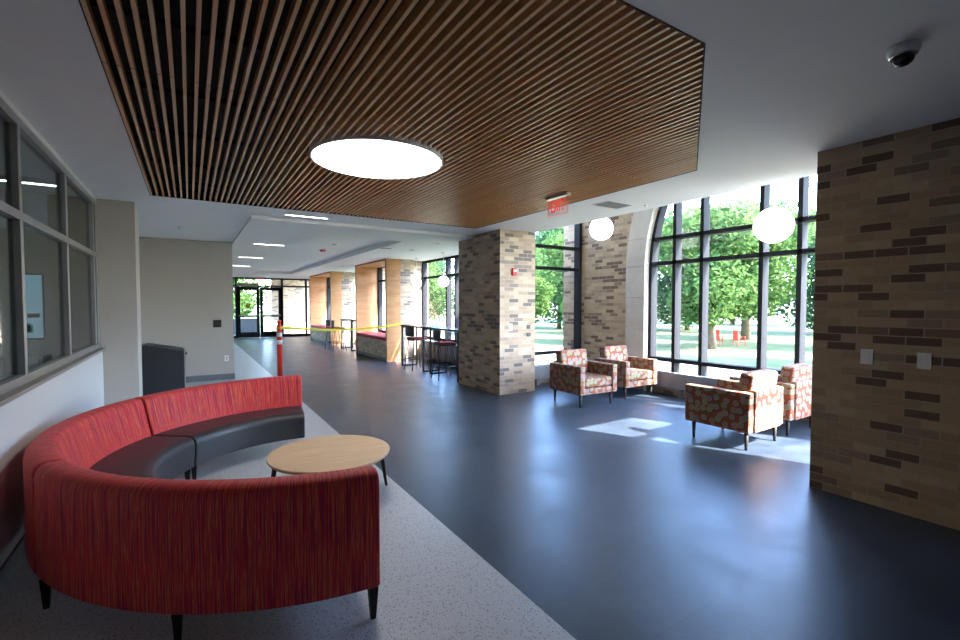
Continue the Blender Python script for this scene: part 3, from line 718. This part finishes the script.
# wall items
def plate(x0, x1, y0, y1, z0, z1, m, name, lb, cat, grp=None, det=None):
    o = B(x0, x1, y0, y1, z0, z1).build(name, M[m], bevel=.003)
    return tag(o, lb, cat, grp)
for y, lb in ((1.45, 'white light switch on the brick wall, left one of two'), (1.11, 'white light switch on the brick wall, right one of two')):
    o = empty('light_switch', (4.57, y, 1.18), 0, lb, 'light switch', 'light switches on the brick wall')
    cp = MB().box(-.008, 0, -.04, .04, -.06, .06).build('cover_plate', M['white'], o, bevel=.002)
    MB().box(-.012, -.008, -.017, .017, -.033, .033).build('rocker', M['white'], cp)
o = empty('fire_alarm', (4.865, 6.6, 2.17), 0, 'red fire alarm horn high on the brick column', 'fire alarm')
hs_ = MB().box(-.045, .045, -.04, 0, -.065, .065).build('housing', M['red'], o, bevel=.008); MB().box(-.03, .03, -.055, -.04, -.0, .035).build('lens', M['white'], hs_, bevel=.004)
MB().box(-.03, .03, -.044, -.04, -.05, -.015).build('horn_grille', M['cushion'], hs_)
o = empty('light_switch', (4.80, 6.6, 1.19), 0, 'white light switch on the brick column', 'light switch'); MB().box(-.035, .035, -.008, 0, -.06, .06).build('cover_plate', M['white'], o); MB().box(-.015, .015, -.012, -.008, -.03, .03).build('rocker', M['white'], o)
plate(5.16, 5.24, 6.585, 6.6, 1.15, 1.22, 'dplast', 'wall_plate', 'small black plate on the brick column, upper of two', 'wall plate', 'black plates on the column')
plate(5.16, 5.24, 6.585, 6.6, 1.01, 1.08, 'dplast', 'wall_plate', 'small black plate on the brick column, lower of two', 'wall plate', 'black plates on the column')
o = empty('card_reader', (.48, 11.1, 1.19), 0, 'square black wall control on the warm grey wall', 'wall control'); MB().box(-.075, .075, -.02, 0, -.075, .075).build('housing', M['dplast'], o, bevel=.006); MB().box(-.05, .05, -.023, -.02, -.03, .05).build('screen', M['bin'], o.children[0])
o = empty('power_outlet', (.64, 11.1, .45), 0, 'white power outlet low on the warm grey wall', 'outlet'); MB().box(-.04, .04, -.008, 0, -.06, .06).build('cover_plate', M['white'], o); MB().box(-.015, .015, -.010, -.008, .01, .035).box(-.015, .015, -.010, -.008, -.035, -.01).build('socket', M['grill'], o.children[0])

# bin
bn = empty('recycling_bin', (-.40, 9.5, 0), 0, 'charcoal bin with a sloping slotted top against the left recess', 'bin')
MB().prism([(-.32, 0), (.30, 0), (.30, .80), (-.24, .92), (-.32, .92)], -.24, .24, 'y').build('body', M['bin'], bn, bevel=.008)
R = Matrix.Translation((-.24, 0, .92)) @ Matrix.Rotation(math.atan2(.12, .54), 4, 'Y')
MB().box(.0, .54, -.25, .25, .0, .018, R).build('lid', M['radd'], bn, bevel=.004)
MB().box(.07, .44, -.13, -.09, .018, .022, R).build('slot', M['black'], bn.children[1])
MB().box(.30, .312, -.24, .24, .03, .80).build('front_edge', M['metal'], bn)
MB().lathe([(.012, .312), (.012, .33), (.022, .335), (.022, .345)], (0, -.2, .76), 12, 'x').build('latch', M['dplast'], bn)

# delineator post & tape
po = empty('traffic_post', (1.61, 10.6, 0), 0, 'orange red traffic post with two white bands in the corridor', 'traffic post')
MB().lathe([(.16, 0), (.16, .03), (.13, .05), (.07, .06)], n=24).build('base', M['dplast'], po)
MB().lathe([(.052, .06), (.052, 1.10), (.045, 1.14), (.03, 1.15), (.03, 1.20), (.042, 1.21), (.038, 1.25), (.01, 1.26)], n=24).build('tube', M['orange'], po)
for z in (.74, .90): MB().lathe([(.0535, z), (.0535, z+.09)], n=24).build('reflective_band', M['white'], po)
tp = MB(); P0, P1, P2 = Vector((1.75, 11.18, 1.08)), Vector((4.53, 12.5, .93)), Vector((4.60, 11.12, 1.09))
def ribbon(p, q, sag, n, hw, tw):
    pts = []
    for i in range(n+1):
        t = i/n; c = p.lerp(q, t); c.z -= sag*4*t*(1-t)
        a = tw*math.sin(t*PI*3); d = Vector((math.sin(a)*.5, 0, math.cos(a)))*hw
        pts.append((c-d, c+d))
    for A_, B_ in zip(pts, pts[1:]):
        vs = [tp.bm.verts.new(v) for v in (A_[0], B_[0], B_[1], A_[1])]; tp._f(vs)
ribbon(Vector((1.665, 10.6, 1.10)), Vector((4.573, 11.0, 1.10)), .10, 30, .026, .5)
for z in (1.07, 1.10): tp.tube([(1.61+.058*math.cos(2*PI*k/12), 10.6+.058*math.sin(2*PI*k/12), z) for k in range(12)], .008, 6, True)
tp.tube([(1.67, 10.6, 1.08), (2.2, 10.66, 1.035), (2.7, 10.73, 1.005)], .018, 6, radii=[.012, .02, .008])
to = tp.build('barrier_tape', M['yellow'], recalc=False); sm = to.modifiers.new('Solid', 'SOLIDIFY'); sm.thickness = .002
tag(to, 'yellow barrier tape stretched from the traffic post to the bar table', 'tape')

# ------------------------------------------------------------------ outdoors
struct('ground', B(-60, 120, -60, 130, -.6, -.35), M['grass'], 'green lawn outside the windows')
pth = MB(); pth.box(11.5, 14.2, -40, 70, -.35, -.33); pth.box(7.9, 11.5, 2.5, 5.0, -.35, -.332); pth.box(0, 11.5, 24.4, 32, -.35, -.16)
tag(pth.build('path', M['path']), 'pale concrete path across the lawn', None, None, 'structure')
vb = B(3.75, 6.5, 27, 27.4, -.3, 3.6); struct('wall_outside', vb, M['brick_far'], 'brick wall outside the entrance doors')
struct('wall_outside', B(-1, 3.35, 30, 30.3, -.3, .75), M['radd'], 'low dark wall outside the entrance doors')
struct('shade_slab_outside', B(-1.5, 7, 24.4, 31, 3.2, 3.4), M['ceil'], 'unseen slab added outside the doors to shade the brick wall')  # slab added to keep the sun off the outside brick wall
def leafmesh(seed, H0, R0, Rz, n, size, mat):
    rnd = random.Random(seed); mb = MB()
    blobs = []
    for i in range(16):
        a = rnd.random()*2*PI; rr = R0*.62*math.sqrt(rnd.random()); zz = rnd.uniform(-.7, .75)
        blobs.append((Vector((rr*math.cos(a), rr*math.sin(a), H0+zz*Rz*.8)), R0*rnd.uniform(.32, .5)*(1-.35*abs(zz))))
    for i in range(n):
        c, r = rnd.choice(blobs); d = Vector((rnd.gauss(0, 1), rnd.gauss(0, 1), rnd.gauss(0, 1))).normalized()
        p = c+d*r*(rnd.random()**.35); s = size*rnd.uniform(.6, 1.3)
        u = Vector((rnd.gauss(0, 1), rnd.gauss(0, 1), rnd.gauss(0, .6))).normalized(); v = u.cross(Vector((rnd.gauss(0, 1), rnd.gauss(0, 1), rnd.gauss(0, 1)))).normalized()
        mb._f([mb.bm.verts.new(q) for q in (p-u*s, p-v*s*.5, p+u*s, p+v*s*.5)])
    me_o = mb.build('foliage', mat, recalc=False); return me_o
def trunkmesh(seed, H0, R0):
    rnd = random.Random(seed); mb = MB(); mb.tube([(0, 0, 0), (.05, 0, H0*.4), (0, .08, H0*.75), (.05, 0, H0*1.2)], .15, 8, radii=[.20, .15, .12, .05])
    for i in range(7):
        a = rnd.random()*2*PI; z = H0*rnd.uniform(.45, .85)
        mb.tube([(0, 0, z), (R0*.3*math.cos(a), R0*.3*math.sin(a), z+R0*.3), (R0*.6*math.cos(a), R0*.6*math.sin(a), z+R0*.45)], .05, 6, radii=[.08, .05, .02])
    return mb.build('trunk', M['bark'])
kinds = []
for i, (h0, r0, rz, n, size, mt) in enumerate(((3.35, 3.0, 2.7, 13000, .12, 'leafA'), (3.2, 2.8, 2.5, 12000, .12, 'leafA'), (4.3, 4.8, 4.3, 15000, .17, 'leafB'))):
    f = leafmesh(20+i, h0, r0, rz, n, size, M[mt]); t = trunkmesh(40+i, h0, r0); kinds.append((f, t))
used = [False]*3
def tree(kind, x, y, s, rz, lb):
    o = empty('tree', (x, y, -.35), rz, lb, 'tree', 'trees on the lawn outside'); o.scale = (s, s, s)
    for src in kinds[kind]:
        c = src if not used[kind] else src.copy()
        if used[kind]: COL.objects.link(c)
        c.parent = o
    used[kind] = True
T = [(0, 19.0, 11.4, 1.05, 'bright green tree seen at the left of the arched window'), (1, 24.0, 6.6, 1.15, 'bright green tree behind the second mullion of the arched window'),
     (0, 16.6, 16.4, .95, 'bright green tree seen through the left part of the arched window'), (1, 18.0, 3.6, 1.15, 'bright green tree right of the middle of the arched window'),
     (0, 25.5, 13.4, 1.25, 'bright green tree farther back behind the arched window'), (1, 16.5, 22.4, 1.05, 'bright green tree seen through the tall window beside the column'),
     (0, 22.8, 20.6, 1.0, 'bright green tree farther back seen through the tall window'),
     (2, 19, 40, .85, 'deep green tree far beyond the bar nook windows'),
     (1, 12.5, 28, 1.0, 'small green tree outside the bar nook windows'), (0, 2.2, 36, 1.0, 'green tree seen through the left entrance door'),
     (1, 8.5, 38, 1.0, 'green tree seen through the right entrance door'), (2, -3, 47, .8, 'deep green tree left behind the entrance')]
words = ['first', 'second', 'third', 'fourth', 'fifth', 'sixth', 'seventh', 'eighth']
for i in range(4):
    a = A(42+i*14.5); T.append((2, 37*math.sin(a), 37*math.cos(a), 1.0, 'deep green background tree, %s from the left in the nearer far row' % words[i]))
for i in range(5):
    a = A(35+i*13); T.append((2, 50*math.sin(a), 50*math.cos(a), 1.15, 'deep green background tree, %s from the left in the farthest row' % words[i]))
for k, x, y, s, lb in T: tree(k, x, y, s, random.random()*6, lb)
def lawn_chair(x, y, rz, lb):
    o = empty('lawn_chair', (x, y, -.35), rz, lb, 'chair', 'orange red chairs on the lawn'); o.scale = (.75, .75, .75)
    MB().box(-.25, .25, -.25, .25, .32, .36).build('seat', M['orange'], o)
    b = MB()
    for i in range(5): b.box(-.25+i*.102, -.16+i*.102, .22, .25, .34, .95)
    b.build('backrest', M['orange'], o)
    for sx in (-1, 1):
        for s in (-1, 1): MB().box(sx*.25-.02, sx*.25+.02, s*.23-.02, s*.23+.02, 0, .55 if s < 0 else .5).build('leg', M['orange'], o)
        MB().box(sx*.27-.05, sx*.27+.05, -.28, .25, .55, .575).build('armrest', M['orange'], o)
lawn_chair(21.4, 12.6, A(100), 'orange red lawn chair outside, left of a pair'); lawn_chair(21.7, 11.7, A(60), 'orange red lawn chair outside, right of a pair')

# ------------------------------------------------------------------ light
wd = bpy.data.worlds.new('World'); S.world = wd; wd.use_nodes = True; nt = wd.node_tree
bg = nt.nodes['Background']; sk = N(nt, 'ShaderNodeTexSky'); sk.sky_type = 'NISHITA'; sk.sun_disc = False
sk.sun_elevation = A(42); sk.sun_rotation = A(150); sk.air_density = 1.0; sk.dust_density = 1.5; sk.ozone_density = 1.5
tn = N(nt, 'ShaderNodeMix', data_type='RGBA', blend_type='MULTIPLY'); tn.inputs['Factor'].default_value = 1; tn.inputs['B'].default_value = (.85, .98, 1.15, 1)
nt.links.new(sk.outputs['Color'], tn.inputs['A']); nt.links.new(tn.outputs['Result'], bg.inputs['Color']); bg.inputs['Strength'].default_value = 2.1
d = Vector((-.43, .90, -.92)).normalized()      # direction the light travels
su = bpy.data.lights.new('Sun', 'SUN'); su.energy = 28; su.angle = A(.6); su.color = (1, .96, .90)
so_ = bpy.data.objects.new('Sun', su); COL.objects.link(so_); so_.rotation_euler = d.to_track_quat('-Z', 'Y').to_euler()
def portal(loc, n, sx, sy_):
    l = bpy.data.lights.new('Portal', 'AREA'); l.shape = 'RECTANGLE'; l.size = sx; l.size_y = sy_; l.cycles.is_portal = True
    o = bpy.data.objects.new('Portal', l); COL.objects.link(o); o.location = loc; o.rotation_euler = Vector(n).to_track_quat('-Z', 'Y').to_euler()
portal((7.45, 3.35, 2.1), (-1, 0, 0), 4.4, 3.7); portal((6.25, 7.4, 2.1), (0, -1, 0), 1.8, 3.7); portal((6.25, .75, 2.0), (0, 1, 0), 1.8, 3.4)
portal((6.0, 10.2, 1.75), (-1, 0, 0), 4.2, 2.3); portal((5.5, 13.5, 1.75), (-1, 0, 0), 2.4, 2.3); portal((6.0, 16.6, 1.75), (-1, 0, 0), 3.1, 2.3); portal((5.5, 19.8, 1.75), (-1, 0, 0), 3.3, 2.3); portal((2.9, 24.4, 1.4), (0, -1, 0), 4.4, 2.8)

# ------------------------------------------------------------------ camera
cam = bpy.data.cameras.new('Camera'); cam.sensor_width = 36; cam.lens = 460/960*36; cam.clip_end = 500
co = bpy.data.objects.new('Camera', cam); COL.objects.link(co); co.location = (0, 0, 1.6)
co.rotation_euler = (PI/2-math.atan(16/460), 0, -math.atan(290/460)); S.camera = co
S.view_settings.view_transform = 'Standard'; S.view_settings.look = 'None'; S.view_settings.exposure = 1.15; S.view_settings.gamma = 1
S.view_settings.use_curve_mapping = False
S.cycles.use_denoising = True; S.cycles.max_bounces = 10; S.cycles.diffuse_bounces = 6; S.cycles.transparent_max_bounces = 12; S.cycles.sample_clamp_indirect = 6
